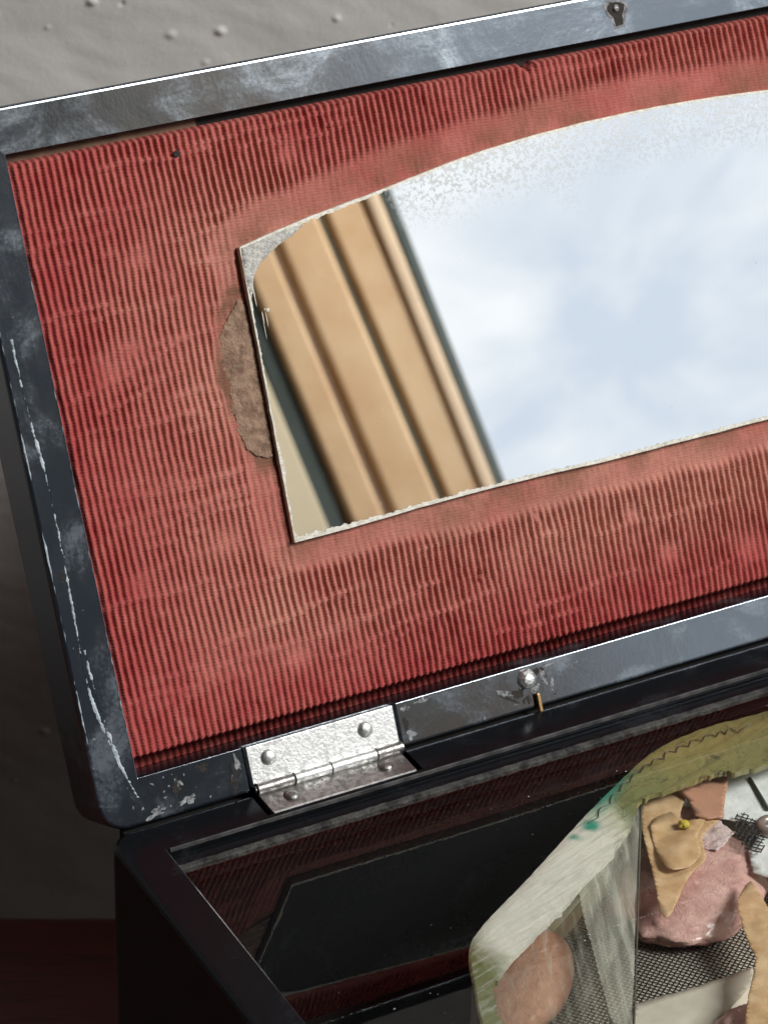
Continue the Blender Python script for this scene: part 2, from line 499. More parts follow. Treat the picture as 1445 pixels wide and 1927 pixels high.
# window side of the room, seen only in the mirror
M_CREAM = simple('cream_wall_paint', (0.90, 0.78, 0.55), 0.7, 0, 0.04, 30, 0.15)
M_TAN = simple('tan_painted_timber', (0.76, 0.53, 0.30), 0.5, 0, 0.10, 26, 0.12, c2=(0.66, 0.40, 0.20))
M_PEACH = simple('pale_timber_edge', (0.80, 0.60, 0.40), 0.45, 0, 0.06, 60, 0.1)
M_SEAL = simple('dark_green_seal', (0.03, 0.055, 0.05), 0.5, 0, 0.2, 60, 0.1)
M_GROOVE_SHADOW = simple('olive_groove_shadow', (0.14, 0.13, 0.08), 0.6, 0, 0.2, 60, 0.1)  # shadow in the timber groove, put in as a dark colour
WY = -1.0
def upright(name, x0, x1, depth, mat, parent, bev=0.002, lean=0.0, z0=-0.25, z1=1.6):
    bm = box_bm(x0, x1, WY - 0.10, WY + depth, z0, z1, bev, 4)
    if lean:
        for v in bm.verts: v.co.x += lean * (v.co.z - 0.45)
    return link(name, bm_mesh(name, bm), mat, parent, smooth=False)
wf = thing('window_frame', (0.58, WY, -0.25), 'tan timber window frame upright reflected in the mirror', 'window frame')
upright('seal_strip', 0.5205, 0.5345, -0.004, M_SEAL, wf, 0.001, lean=0.06)
upright('board', 0.5335, 0.5535, 0.000, M_TAN, wf, 0.003)
upright('groove_shadow_strip', 0.5530, 0.5585, -0.003, simple('brown_groove_shadow', (0.30, 0.19, 0.11), 0.6, 0, 0.1, 60, 0.1), wf, 0.001)  # softer groove shadow, coloured brown on its own strip
upright('board', 0.5580, 0.5878, 0.000, M_TAN, wf, 0.004)
upright('groove_shadow_strip', 0.5872, 0.5928, -0.003, M_GROOVE_SHADOW, wf, 0.001)
upright('board', 0.5922, 0.6160, 0.000, M_TAN, wf, 0.003)
upright('beading', 0.6140, 0.6240, 0.003, M_PEACH, wf, 0.003, lean=0.03)
upright('seal_strip', 0.6235, 0.6305, 0.0025, M_SEAL, wf, 0.001, lean=0.04)
def struct(name, dims, mat):
    o = link(name, bm_mesh(name, box_bm(*dims)), mat); o['kind'] = 'structure'; return o
struct('wall_window', (-2.0, 0.498, WY - 0.12, WY - 0.006, -0.8, 1.6), simple('unlit_room_tone', (0.045, 0.05, 0.06), 0.8, 0, .1, 30, .1))  # wall coloured dark to stand in for the unlit room
upright('architrave', 0.496, 0.5215, -0.003, M_CREAM, wf, 0.002, z0=-0.8)
struct('wall_side', (-2.1, -2.0, WY - 0.12, 1.6, -0.8, 1.6), simple('dark_side_paint', (0.30, 0.29, 0.27), 0.8, 0, .1, 30, .1))
struct('ceiling', (-2.1, 1.15, WY - 0.12, 1.6, 1.6, 1.65), simple('dull_ceiling_paint', (0.12, 0.115, 0.11), 0.8, 0, 0.08, 20, 0.1))
struct('floor', (-2.1, 3.0, WY - 0.12, 1.6, -0.86, -0.80), simple('brown_floor', (0.10, 0.06, 0.04), 0.6, 0, 0.3, 20, 0.1))

# ------------------------------------------------------------------ the box
W, HL = 224.0, 100.0                     # clear opening of the lid in mm
FWID = 7.5
PHI = 0.4639776
U = Vector((0, math.sin(PHI), math.cos(PHI))); N = Vector((0, -math.cos(PHI), math.sin(PHI)))
LID = Matrix((Vector((1, 0, 0)), U, N)).transposed().to_4x4()
LID.translation = U * 0.00756
OX0, OX1 = -FWID, W + FWID
BD = HL + 2 * FWID
bx = thing('hinged_box', ((OX0 + OX1) / 2 * MM, -BD / 2 * MM, TABLE_Z), 'black lacquered box with open lid, red ribbed lining and glued-in mirror', 'box')

# base
base = link('base_wall', bm_mesh('base_wall', ring_mesh('b', OX0, OX1, -BD, 0, 4.5,
        [(0.6, -119.6), (0.05, -119), (0, -1.3), (0.10, -0.75), (0.4, -0.3), (0.9, -0.05), (1.4, 0), (7.1, 0), (7.35, -0.12), (7.45, -0.4), (7.45, -40), (7.5, -112)],
        True, True)), M_BASE, bx)
M_IN = simple('black_velvet_inside', (0.012, 0.011, 0.011), 0.9, 0, 0.3, 300, 0.3)
boxo('base_floor', (0.02, W - .02, -BD + 7.6, -7.6, -46, -44), M_IN, bx)
boxo('rear_ledge', (0.05, W - .05, -10.05, -7.52, -6, -1.5), M_BASE, bx, bev=0.15)
def crumbly(name, dims, bev, mat, amp, cellx, seed):
    bm = box_bm(*[k * MM for k in dims], bev=bev * MM)
    x = dims[0] + cellx
    while x < dims[1]:
        bmesh.ops.bisect_plane(bm, geom=bm.verts[:] + bm.edges[:] + bm.faces[:], plane_co=(x * MM, 0, 0), plane_no=(1, 0, 0)); x += cellx
    for v in bm.verts:
        q = v.co / MM
        v.co.y += amp * MM * mnoise.noise((q.x * 0.9, q.y * 2, seed)); v.co.z += amp * 0.7 * MM * mnoise.noise((q.x * 1.3, q.z * 2, seed + 4))
    return link(name, bm_mesh(name, bm), mat, bx, smooth=False)
crumbly('worn_rim_edge', (0.4, W - .4, -7.62, -7.36, -.7, 0.03), 0.05, simple('worn_rim', (0.10, 0.098, 0.095), .6, 0, .2, 300, .5, c2=(.02, .02, .02)), .05, .9, 6.0)
crumbly('glass_batten', (0.1, W - .1, -12.1, -10.8, -2.0, -0.95), 0.15, M_DUSTY, 0.16, 1.1, 2.0)

boxo('rear_filler', (-3.5, W + 3.5, -0.3, 3.0, -7, -1.62), M_IN, bx)

# glass pane over the compartment
gp = mesh('glass_pane', [], [])
bm = box_bm(0.08 * MM, (W - .08) * MM, (-BD + 7.6) * MM, -12.35 * MM, -2.0 * MM, -1.2 * MM)
for f in bm.faces: f.material_index = 0 if f.normal.z > 0.5 else 1
bm.to_mesh(gp); bm.free()
link('glass_pane', gp, [M_GLASS, M_CLEAR], bx)
rnd = random.Random(11)
bm = bmesh.new()
for k in range(80):
    x, y, r = rnd.uniform(4, 120), rnd.uniform(-90, -14), rnd.choice((.05, .06, .08, .12))
    m4 = Matrix.Translation((x * MM, y * MM, (-1.2 + r * .3) * MM)) @ Matrix.Diagonal((r * rnd.uniform(.8, 2) * MM, r * MM, r * .5 * MM, 1))
    bmesh.ops.create_icosphere(bm, subdivisions=1, radius=1.0, matrix=m4)
dust = link('dust', bm_mesh('dust', bm), simple('pale_dust', (0.5, 0.48, 0.45), 0.9, 0, 0.1, 300, 0), bx)
dust['kind'] = 'stuff'

# lid frame with a notch for the hinge
lid = link('lid_frame', bm_mesh('lid_frame', ring_mesh('l', OX0, OX1, -FWID, HL + FWID, 4.5,
        [(1.5, -12.0), (0.5, -11.7), (0, -10.8), (0, -0.8), (0.06, -0.45), (0.2, -0.18), (0.4, -0.05), (0.65, 0), (7.42, 0), (7.47, -0.02), (7.5, -0.08), (7.5, -9.0)],
        True, True)), M_LID, bx, LID)
cut(lid, [(18.2, 46.6, -9.0, 0.6, -1.4, 2.0)])
lid.data.materials.clear(); lid.data.materials.append(M_LID); lid.data.materials.append(M_SIDE)
for pl in lid.data.polygons:
    c = pl.center / MM
    pl.material_index = 1 if (c.x < -0.2 and -3 < c.y < HL + 3) else 0
    pl.use_smooth = False
cut(base, [(18.0, 46.4, -6.6, 3.0, -1.2, 2.0)])

# bare board strip showing above the lining
boxo('backing_board', (0.1, 33.5, 98.2, 99.95, -4.5, -2.6), M_BOARD, lid, LID)
boxo('backing_board', (33.6, W - .1, 98.2, 99.95, -4.5, -3.2), M_DARK, lid, LID)

def sheen_line(pts, w_, seed, gaps=0.0, z=0.03):  # pale raised strips painted in for reflection streaks and edge highlights on the lacquer
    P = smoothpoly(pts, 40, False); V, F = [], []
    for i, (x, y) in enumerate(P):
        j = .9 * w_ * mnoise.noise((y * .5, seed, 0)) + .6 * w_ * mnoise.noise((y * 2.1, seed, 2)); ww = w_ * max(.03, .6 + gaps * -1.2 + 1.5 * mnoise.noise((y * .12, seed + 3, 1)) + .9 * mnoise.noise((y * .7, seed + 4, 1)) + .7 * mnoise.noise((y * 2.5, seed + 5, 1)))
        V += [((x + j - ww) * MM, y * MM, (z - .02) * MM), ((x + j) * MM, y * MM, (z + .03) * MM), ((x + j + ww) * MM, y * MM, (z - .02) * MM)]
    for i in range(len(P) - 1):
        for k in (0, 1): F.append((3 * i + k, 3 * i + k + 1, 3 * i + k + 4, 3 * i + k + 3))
    link('sheen_line', mesh('sheen_line', V, F), M_SHEEN, lid, LID)
M_SHEEN = simple('pale_painted_sheen', (0.50, 0.57, 0.60), .3, 0, .2, 700, .4, c2=(0.22, 0.27, 0.30))
sheen_line([(-5.3, 72), (-5.26, 65.2), (-5.0, 58.4), (-4.45, 49.8), (-4.4, 41.2), (-4.45, 37), (-4.7, 28.4), (-5.0, 20), (-4.6, 13), (-3.2, 6)], .22, 1.0, .15)
sheen_line([(-4.2, 22), (-4.0, 16), (-3.4, 10), (-2.6, 4), (-1.6, 0), (-.6, -3)], .25, 4.0, .1)
sheen_line([(-6.95, 104), (-6.95, 70), (-6.95, 45), (-6.95, 20), (-6.95, 3)], .12, 2.0, .3)
sheen_line([(-0.18, 97), (-0.18, 70), (-0.18, 45), (-0.18, 20), (-0.18, 2)], .07, 3.0, .35)

# ---- red ribbed lining: one cloth, its ribs modelled
MX0, MXC, MXR = 35.3, 112.0, 76.7
def mir_top(x): return 87.0 - 8.6 * ((x - MXC) / MXR) ** 2
def build_lining():
    pitch = 1.225; per = 7
    xs = np.arange(0.06, W - 0.05, pitch / per)
    rows = np.concatenate([np.linspace(0.05, 2.0, 6), np.linspace(2.15, 3.6, 12), np.arange(4.0, 97.6, 0.5), np.linspace(97.8, 98.75, 6)])
    X, Y = np.meshgrid(xs, rows)
    def vn(fx, fy, seed, oct=3):
        # smooth value noise on a lattice
        out = np.zeros_like(X); amp = 1; tot = 0
        for o in range(oct):
            rs = np.random.RandomState(int(seed * 100) + o); g = rs.rand(400, 400)
            u, v = X * fx * 2 ** o, Y * fy * 2 ** o
            iu, iv = np.floor(u).astype(int), np.floor(v).astype(int); fu, fv = u - iu, v - iv
            fu = fu * fu * (3 - 2 * fu); fv = fv * fv * (3 - 2 * fv)
            iu %= 399; iv %= 399
            out += amp * ((g[iv, iu] * (1 - fu) + g[iv, iu + 1] * fu) * (1 - fv) + (g[iv + 1, iu] * (1 - fu) + g[iv + 1, iu + 1] * fu) * fv)
            tot += amp; amp *= 0.5
        return out / tot
    # ribs drift a little and lean over the upper right
    xw = X + 1.6 * (vn(.018, .03, 1.1) - .5) + 0.35 * (vn(.12, .1, 2.2) - .5) + 0.26 * (vn(.55, .8, 3.3) - .5) + np.clip((Y - 80) / 20, 0, 1) ** 1.5 * np.clip((X - 60) / 60, 0, 1) * 0.9
    ph = xw / pitch * 2 * np.pi
    rib = np.clip(0.5 + 0.5 * np.cos(ph), 0, 1)
    rib = rib ** (0.48 + 0.62 * np.clip(1.2 - X / 50 - np.clip((18 - Y) / 12, 0, 1), 0, 1))
    # distance to the mirror outline
    top = 87.0 - 8.6 * ((X - MXC) / MXR) ** 2
    dx = np.maximum(np.maximum(35.3 - X, X - 188.7), 0); dy = np.maximum(np.maximum(30.0 - Y, Y - top), 0)
    dm = np.hypot(dx, dy)
    press = np.clip((dm - 2.6 - 3.6 * vn(.06, .06, 4.4)) / 1.6, 0.0, 1)
    press = np.where(dx > 0.2, np.clip(press + 0.3, 0, 1), press)
    worn = np.clip(0.66 + 0.7 * (vn(.05, .07, 5.5) - .15), 0.66, 1.0) * (0.86 + 0.28 * vn(.9, .35, 5.9, 2))
    left = np.clip((X - 4) / 50, 0, 1)
    for (bx_, by_, br_) in ((10.5, 64, 3.2), (14.5, 66.5, 2.2), (19, 80, 1.8), (24, 33, 2.6), (8, 30, 2.0), (32, 12, 2.5), (48, 92, 2.0), (104, 12, 2.2), (98, 20, 1.6), (120, 9, 3.0)):
        press = press * (1 - .8 * np.exp(-((X - bx_) ** 2 + ((Y - by_) * 1.2) ** 2) / br_ ** 2))
    patch = np.clip((1.12 - np.hypot((X - 33.4) / 5.4, (Y - 57.3) / 14.6) + .25 * (vn(.5, .5, 9.9) - .5)) * 6, 0, 1)
    press = press * (1 - patch)
    amp = 0.86 * (0.07 + 0.93 * press) * worn * (0.72 + 0.28 * left)
    # weft creases: thin raised lines crossing the ribs
    fill = np.zeros_like(X)
    rs = np.random.RandomState(3)
    for k in range(120):
        cx, cy, ln_ = rs.uniform(2, 60) if k < 75 else rs.uniform(60, 150), rs.uniform(5, 97), rs.uniform(3, 16)
        sl = rs.uniform(-.05, .12); wv = rs.uniform(.12, .3)
        d = np.abs(Y - (cy + sl * (X - cx) + .25 * np.sin(X * .5 + k)))
        m_ = np.exp(-(d / wv) ** 2) * np.clip((ln_ - np.abs(X - cx)) / 2, 0, 1) * rs.uniform(.4, 1)
        fill = np.maximum(fill, m_)
    for (xa, ya, xb, yb, s) in ((17, 16.5, 47, 20.5, 1), (12, 13, 34, 14.5, .8), (20, 25, 60, 26.5, .7), (72, 25.5, 118, 29.2, .7), (56, 23, 84, 26, .7), (3, 60, 24, 66, 1), (6, 57, 20, 61, 1), (10, 37, 30, 41, .8), (40, 8, 56, 12, .6)):
        tt = np.clip((X - xa) / (xb - xa), 0, 1); d = np.abs(Y - (ya + tt * (yb - ya) + .3 * np.sin(X * .35)))
        fill = np.maximum(fill, s * np.exp(-(d / .22) ** 2) * ((X > xa) & (X < xb)))
    Hh = amp * (rib + (1 - rib) * fill) + 0.10 * fill + 0.15 * (vn(1.7, 1.3, 6.6, 2) - .5) + 0.08 * (vn(.05, .06, 7.7) - .5)
    n0 = -1.75 + 0.25 * np.clip(dm / 14, 0, 1)
    Z = n0 + Hh
    # rolled lower edge going down into the shadow gap, with the cloth running on at the bottom of it
    t = np.clip((3.3 - Y) / 1.1, 0, 1)
    Z = Z - 6.6 * (1 - np.sqrt(np.clip(1 - t ** 2.2, 0, 1)))
    t2 = np.clip((Y - 97.9) / 0.85, 0, 1); Z = Z - 1.4 * t2 ** 2
    t3 = np.clip((0.9 - X) / 0.9, 0, 1); Z = Z - 0.9 * t3 ** 2
    # nail and moth holes
    for (hx, hy, hr, dp) in ((94.0, 98.6, .9, 2.6), (79.6, 23.9, .35, 1.0), (67.0, 16.8, .42, 1.2), (66.6, 16.0, .3, 0.8)):
        d = np.hypot(X - hx, Y - hy); Z = Z - dp * np.clip(1.35 - d / hr, 0, 1) ** .5 * (d < hr * 1.35)
    V = np.stack([X, Y, Z], -1).reshape(-1, 3) * MM
    ny, nx = X.shape
    idx = np.arange(nx * ny).reshape(ny, nx)
    Q = np.stack([idx[:-1, :-1], idx[:-1, 1:], idx[1:, 1:], idx[1:, :-1]], -1).reshape(-1, 4)
    me = bpy.data.meshes.new('lining')
    me.vertices.add(len(V)); me.vertices.foreach_set('co', V.ravel())
    me.loops.add(Q.size); me.loops.foreach_set('vertex_index', Q.ravel().astype(np.int32))
    me.polygons.add(len(Q)); me.polygons.foreach_set('loop_start', np.arange(0, Q.size, 4, dtype=np.int32))
    me.update(calc_edges=True); me.validate()
    me.polygons.foreach_set('use_smooth', np.ones(len(Q), bool))
    st = me.attributes.new('stain', 'FLOAT', 'POINT')
    s = np.clip(1 - dm / (3.0 + 6.0 * vn(.08, .08, 8.8)), 0, 1) * np.where(dy > 0, 1.0, 0.45)
    s = np.maximum(s, 1.2 * patch)
    s = np.maximum(s, .8 * np.clip(1.25 - np.hypot((X - 33.0) / 5.2, (Y - 57.5) / 15.5), 0, 1) * 1.1)
    st.data.foreach_set('value', s.ravel().astype(np.float32))
    return link('lining', me, M_FAB, bx, LID)
lining = build_lining()
plate('nail_hole', [(28.4 + .55 * math.cos(k * .4488), 95.0 + .55 * math.sin(k * .4488)) for k in range(14)], -0.55, .25, M_DARK, lining, LID, smooth=False)

# ---- mirror
def build_mirror():
    def outline():
        rnd = random.Random(4)
        P = []
        for k in range(60):                                    # bottom, left to right
            x = 34.9 + (189.1 - 34.9) * k / 60; P.append((x, 30.0 + .10 * mnoise.noise((x * .2, 0, 0)) + (0.5 if 45 < x < 95 else 0) * math.sin((x - 45) / 50 * math.pi)))
        for k in range(30):
            y = 30.0 + 48.4 * k / 30; P.append((189.1 - .8 * k / 30, y))
        for k in range(90):
            x = 188.3 - (188.3 - 35.7) * k / 90; P.append((x, mir_top(x) + .12 * mnoise.noise((x * .8, 3, 0)) - 0.6 * math.exp(-((x - 62) / 14) ** 2)))
        for k in range(40):
            y = mir_top(35.7) - (mir_top(35.7) - 30.0) * k / 40; P.append((34.9 + .8 * (y - 30) / 48.4 + .12 * mnoise.noise((y * .8, 9, 0)), y))
        return P
    P = outline(); n = len(P)
    zf, zb = -0.45, -1.9
    cx, cy = 112.0, 57.0
    V, F = [], []
    rings = [1.0, 0.985, 0.96, 0.92, 0.86, 0.78, 0.65, 0.45, 0.2]
    fox = []
    for r in rings:
        for (x, y) in P:
            xx, yy = cx + (x - cx) * r, cy + (y - cy) * r
            V.append((xx * MM, yy * MM, zf * MM))
            d = mir_top(xx) - yy
            fox.append(max(0.0, min(1.0, 1.15 - d / (9.0 + 3.5 * mnoise.noise((xx * .12, 0, 2))))) * max(0.0, min(1.0, (xx - 62) / 16)))
    for i in range(len(rings) - 1):
        for k in range(n):
            a, b = i * n + k, i * n + (k + 1) % n
            F.append((a, b, b + n, a + n))
    V.append((cx * MM, cy * MM, zf * MM)); fox.append(0.0); ci = len(V) - 1; L = (len(rings) - 1) * n
    for k in range(n): F.append((L + k, L + (k + 1) % n, ci))
    o0 = len(V)
    for (x, y) in P: V.append((x * MM, y * MM, zb * MM)); fox.append(0.0)
    for k in range(n): F.append((o0 + k, o0 + (k + 1) % n, (k + 1) % n, k))
    me = mesh('mirror', V, F)
    at = me.attributes.new('foxing', 'FLOAT', 'POINT'); at.data.foreach_set('value', fox)
    mo = link('mirror', me, [M_MIR, M_CHIPEDGE], bx, LID)
    for p in me.polygons[-n:]: p.material_index = 1
    # chipped, ground edge: ragged rim lying on the glass
    rnd = random.Random(8)
    V, F = [], []
    Pd = []
    for i in range(n):
        a, b = P[i], P[(i + 1) % n]
        k = max(1, int(math.dist(a, b) / 0.35))
        Pd += [(a[0] + (b[0] - a[0]) * s / k, a[1] + (b[1] - a[1]) * s / k) for s in range(k)]
    nd = len(Pd)
    for i, (x, y) in enumerate(Pd):
        p0, p1 = Pd[i - 1], Pd[(i + 1) % nd]
        tx, ty = p1[0] - p0[0], p1[1] - p0[1]; l = math.hypot(tx, ty) or 1
        ix, iy = -ty / l, tx / l
        w = 0.50
        if y < 31.5: w = 0.62 + .25 * math.exp(-((x - 40) / 8) ** 2)
        elif x < 37: w = 0.30 + 0.45 * max(0, (y - 66) / 12) + 0.35 * math.exp(-((y - 42) / 3) ** 2)
        elif y > 76: w = 0.42 + 0.2 * math.exp(-((x - 50) / 10) ** 2)
        w *= 1 + 0.55 * mnoise.noise((x * 1.3, y * 1.3, 1)) + 0.35 * mnoise.noise((x * 4, y * 4, 2))
        w = max(.1, w)
        V.append((x * MM, y * MM, (zf + .02) * MM)); V.append(((x + ix * w) * MM, (y + iy * w) * MM, (zf + .05) * MM))
    for i in range(nd):
        a, b = 2 * i, 2 * ((i + 1) % nd); F.append((a, b, b + 1, a + 1))
    link('chipped_edge', mesh('chipped_edge', V, F), M_CHIPEDGE, mo, LID)
    cp = [(35.9, 78.2), (35.75, 74.5), (35.9, 70.2), (36.5, 71.2), (37.2, 73.6), (38.6, 75.3), (41.5, 77.0), (45.2, 78.6), (47.8, 80.0), (46, 79.9), (41, 79.2)]
    plate('corner_chip', roughen(cp, .5, .16, 3), zf + .06, .05, simple('frosted_chip', (0.42, 0.42, 0.40), 0.6, 0, 0.3, 1500, 0.9, 0.0004, c2=(0.72, 0.70, 0.64)), mo, LID,
          relief=lambda x, y: .04 * mnoise.noise((x * 2, y * 2, 0)), cell=.8)
    for (sx, sy, w_, h_) in ((38.4, 67.7, .32, .34), (37.9, 67.9, .16, .18), (37.3, 66.6, .12, 1.1), (37.9, 66.2, .1, 1.3), (37.2, 64.5, .08, 1.4), (36.6, 70.5, .12, 2.0)):
        link('paint_fleck', bm_mesh('paint_fleck', dome_bm(1, .10, 10, 3)), M_CHIPEDGE, mo, LID @ Matrix.Translation((sx * MM, sy * MM, (zf + .01) * MM)) @ Matrix.Diagonal((w_, h_, .8, 1)))
    return mo
mir = build_mirror()

# glue and torn paper left on the cloth beside the mirror
gl_pts = smoothpoly([(35.0, 71), (32.6, 69.5), (30.4, 67.6), (28.7, 64.2), (28.2, 61.5), (28.8, 57), (28.8, 52), (29.6, 47), (31.4, 44.2), (35.0, 43.6), (35.6, 50), (35.9, 60)], 6)
def fuzz(x, y):
    e = min(1.0, max(0.0, (x - 29.2) / 2.2))
    return 0.13 * fbm(x, y, .9, 2, 4) + 0.12 * mnoise.noise((x * 2.6, y * 5, 4)) + 0.20 * e - .14
plate('glue_residue', roughen([(32.6 + (x - 32.6) * .86, 57.3 + (y - 57.3) * .92) for x, y in gl_pts], .3, .4, 6), -1.52, .5, M_GLUE, lining, LID, relief=fuzz, cell=0.33)

# ---- hinge
hg = boxo('hinge_leaf', (19.0, 45.9, -6.9, -0.15, -1.3, 0.05), M_STEEL, bx, LID, bev=0.12)
hg['label'] = 'bright nickel hinge leaf on the lid'
for cx_, cy_ in ((22.6, -2.6), (40.3, -2.7)):
    link('rivet', bm_mesh('rivet', dome_bm(1.35, .75, 20, 5, cx_, cy_, .05, .02)), M_STEEL, hg, LID, True)
lg = link('hinge_leaf', bm_mesh('hinge_leaf', box_bm(19.2 * MM, 45.4 * MM, -6.4 * MM, -0.2 * MM, -1.1 * MM, 0.0, .00012)), M_STEEL2, bx)
lg['label'] = 'nickel hinge leaf on the base rim, in a shaded tone'
link('leaf_lip', bm_mesh('leaf_lip', box_bm(19.2 * MM, 45.2 * MM, -6.62 * MM, -6.25 * MM, -1.0 * MM, 0.16 * MM, .00012)), M_STEEL, lg)
for cx_, cy_ in ((23.9, -3.4), (41.3, -3.1)):
    link('rivet', bm_mesh('rivet', dome_bm(1.35, .7, 20, 5, cx_, cy_, 0, .02)), M_STEEL2, lg, None, True)
kv, kn = -7.1, 0.55
for k, (xa, xb) in enumerate(((19.3, 25.7), (26.1, 32.5), (32.8, 40.9), (41.2, 45.9))):
    link('knuckle', bm_mesh('knuckle', cyl_bm((xa, kv, kn), (xb, kv, kn), .98, 20)), M_STEEL if k in (1, 2) else M_STEEL2, hg if k in (1, 2) else lg, LID, False)
for ch in col.objects:
    if ch.name.startswith('knuckle'):
        for p in ch.data.polygons: p.use_smooth = True
        ch.data.set_sharp_from_angle(angle=0.7)
link('hinge_pin', bm_mesh('hinge_pin', cyl_bm((18.95, kv, kn), (46.05, kv, kn), .5, 14)), M_STEEL2, hg, LID, False)

# ---- nail, pin, catch and chips on the lid frame
nl = link('nail_head', bm_mesh('nail_head', dome_bm(1.75, 1.1, 9, 3, 0, 0, 0, .08)), M_STEEL, lid, LID @ Matrix.Translation((71.2 * MM, -2.2 * MM, 0.1 * MM)))
boxo('brass_pin', (72.1, 72.75, -8.7, -5.0, 0.3, 0.9), M_BRASS, lid, LID, bev=.12)
def chip(x, y, w_, h_, mat, ang=0.0, seed=0, z=0.05, th=0.18):
    pts = []
    for k in range(22):
        a = 2 * math.pi * k / 22; r = .75 + .75 * mnoise.noise((math.cos(a) * 1.3, math.sin(a) * 1.3, seed * 3.7)) + .5 * mnoise.noise((math.cos(a) * 5, math.sin(a) * 5, seed))
        px, py = w_ * r * math.cos(a), h_ * r * math.sin(a)
        pts.append((x + px * math.cos(ang) - py * math.sin(ang), y + px * math.sin(ang) + py * math.cos(ang)))
    return plate('chip', pts, z, th, mat, lid, LID, relief=lambda a_, b_: .12 * mnoise.noise((a_ * 1.7, b_ * 1.7, seed)), cell=.5, smooth=False)
for i, c in enumerate(((6.0, -3.2, .9, 1.9, M_DARK, .1), (6.6, -2.6, .6, 1.3, M_FLAKE, .3), (10.9, -1.2, 1.2, 1.0, M_DARK, 0), (16.1, -4.4, .75, 2.2, M_DARK, -.15), (17.0, -2.2, .6, 1.4, M_FLAKE, .1),
                       (66.2, -3.4, 2.6, .5, M_FLAKE, -.45), (67.3, -4.7, 2.0, .45, M_DARK, -.5), (69.2, -4.2, 1.2, 1.6, M_DARK, .2), (70.6, -5.9, 1.0, .9, M_DARK, 0), (73.4, -1.3, 1.3, .8, M_DARK, .2), (74.4, -3.0, .7, 1.5, M_FLAKE, .2),
                       (72.4, -4.1, 1.0, .7, M_FLAKE, .1), (76.3, -0.9, 2.2, .28, M_FLAKE, .1), (75.7, -4.4, .35, 1.4, M_FLAKE, -.2), (72.9, -5.3, .5, .6, M_FLAKE, .4), (48.0, -1.2, .9, .7, M_FLAKE, .4), (48.3, -5.6, 1.1, 1.2, M_FLAKE, .3), (47.6, -4.0, .5, 1.3, M_DARK, 0), (51.5, -.7, 1.6, .4, M_FLAKE, 0),
                       (-5.2, 34, .35, 1.6, M_DARK, .05), (2, -6.2, 2.2, .8, M_FLAKE, .2), (7.8, -5.6, 2.0, .8, M_FLAKE, .3))):
    chip(*c, seed=i + 1, z=.03)
rc = random.Random(31)
for i in range(46):
    sp = rc.random()
    if sp < .45: x_, y_ = rc.uniform(-4, 16), rc.uniform(-6.6, -1)
    elif sp < .7: x_, y_ = rc.uniform(62, 82), rc.uniform(-6.6, -.8)
    else: x_, y_ = rc.uniform(-6.4, -2), rc.uniform(2, 104)
    chip(x_, y_, rc.uniform(.12, .5), rc.uniform(.1, .35), rc.choice((M_FLAKE, M_FLAKE, M_DARK)), rc.uniform(0, 3), seed=50 + i, z=.02)
halo = [(110.0, 105.4), (111.0, 106.1), (113.6, 105.8), (115.0, 105.0), (114.6, 103.9), (113.9, 102.6), (113.4, 101.3), (111.6, 101.2), (110.9, 102.8), (110.2, 104.2)]
ct = plate('catch_plate', roughen(halo, .5, .15, 2), .04, .12, M_FLAKE, lid, LID, cell=.7, smooth=False)
tee = [(110.6, 105.0), (111.4, 105.7), (113.2, 105.5), (114.1, 104.9), (113.8, 104.0), (113.3, 103.3), (113.2, 101.7), (111.7, 101.6), (111.5, 103.2), (110.7, 104.2)]
plate('catch_slot', roughen(tee, .4, .10, 5), .10, .1, M_DARK, ct, LID, cell=.6, smooth=False)
link('catch_screw', bm_mesh('catch_screw', dome_bm(.75, .35, 12, 3, 112.3, 104.5, .1, .08)), simple('grimy_iron', (.16, .16, .16), .4, .8, .3, 1500, .4), ct, LID)

# ------------------------------------------------------------------ things lying under the glass
def mat_marble():
    t = NT('green_white_banded_resin')
    x, y, z = t.xyz()
    w = t.noise(160, 4, 0.6, 0.6)
    xx = t.math('ADD', x, t.math('MULTIPLY', t.math('SUBTRACT', w, 0.5), 0.008))
    c = t.ramp(t.math('DIVIDE', xx, 0.2), [(0.0, (0.10, 0.11, 0.04)), (0.158, (0.13, 0.14, 0.05)), (0.182, (0.66, 0.64, 0.57)), (0.32, (0.72, 0.69, 0.61)), (0.342, (0.58, 0.58, 0.44)), (0.365, (0.16, 0.19, 0.07)), (0.43, (0.25, 0.215, 0.075)), (0.60, (0.17, 0.17, 0.06))])
    streak = t.noise(1.0, 4, 0.6, 0.7, t.vdir(0.30, 90, 900))
    c = t.mix(t.rng(streak, 0.48, 0.68, 0, 0.5), c, t.mix(t.rng(x, 0.060, 0.072), (0.50, 0.49, 0.45), (0.09, 0.085, 0.03)))
    vein = t.rng(t.math('ABSOLUTE', t.math('SUBTRACT', t.noise(150, 2, 0.5, 1.6), 0.5)), 0.0, 0.012, 0.8, 0.0)
    c = t.mix(t.math('MULTIPLY', vein, t.rng(x, 0.062, 0.075, 0.0, 1.0)), c, (0.04, 0.05, 0.035))
    tl = t.n.new('ShaderNodeAttribute'); tl.attribute_name = 'teal'
    c = t.mix(tl.outputs['Fac'], c, (0.02, 0.26, 0.18))
    t.set(color=c, rough=0.3, coat=0.8, coat_rough=0.08)
    t.bump(t.math('ADD', streak, t.noise(600, 3)), 0.4, 0.0004)
    return t.m
outer = [(23.8, -64.5), (27.5, -55.7), (30.8, -48.7), (35.6, -44.1), (49.4, -36.1), (65.1, -26.7), (77.6, -19.8), (86.5, -15.9), (97.1, -14.4), (108.6, -15.0), (150, -15.5), (183, -22), (196, -45), (188, -75), (150, -94), (70, -98), (30, -90), (20.5, -76)]
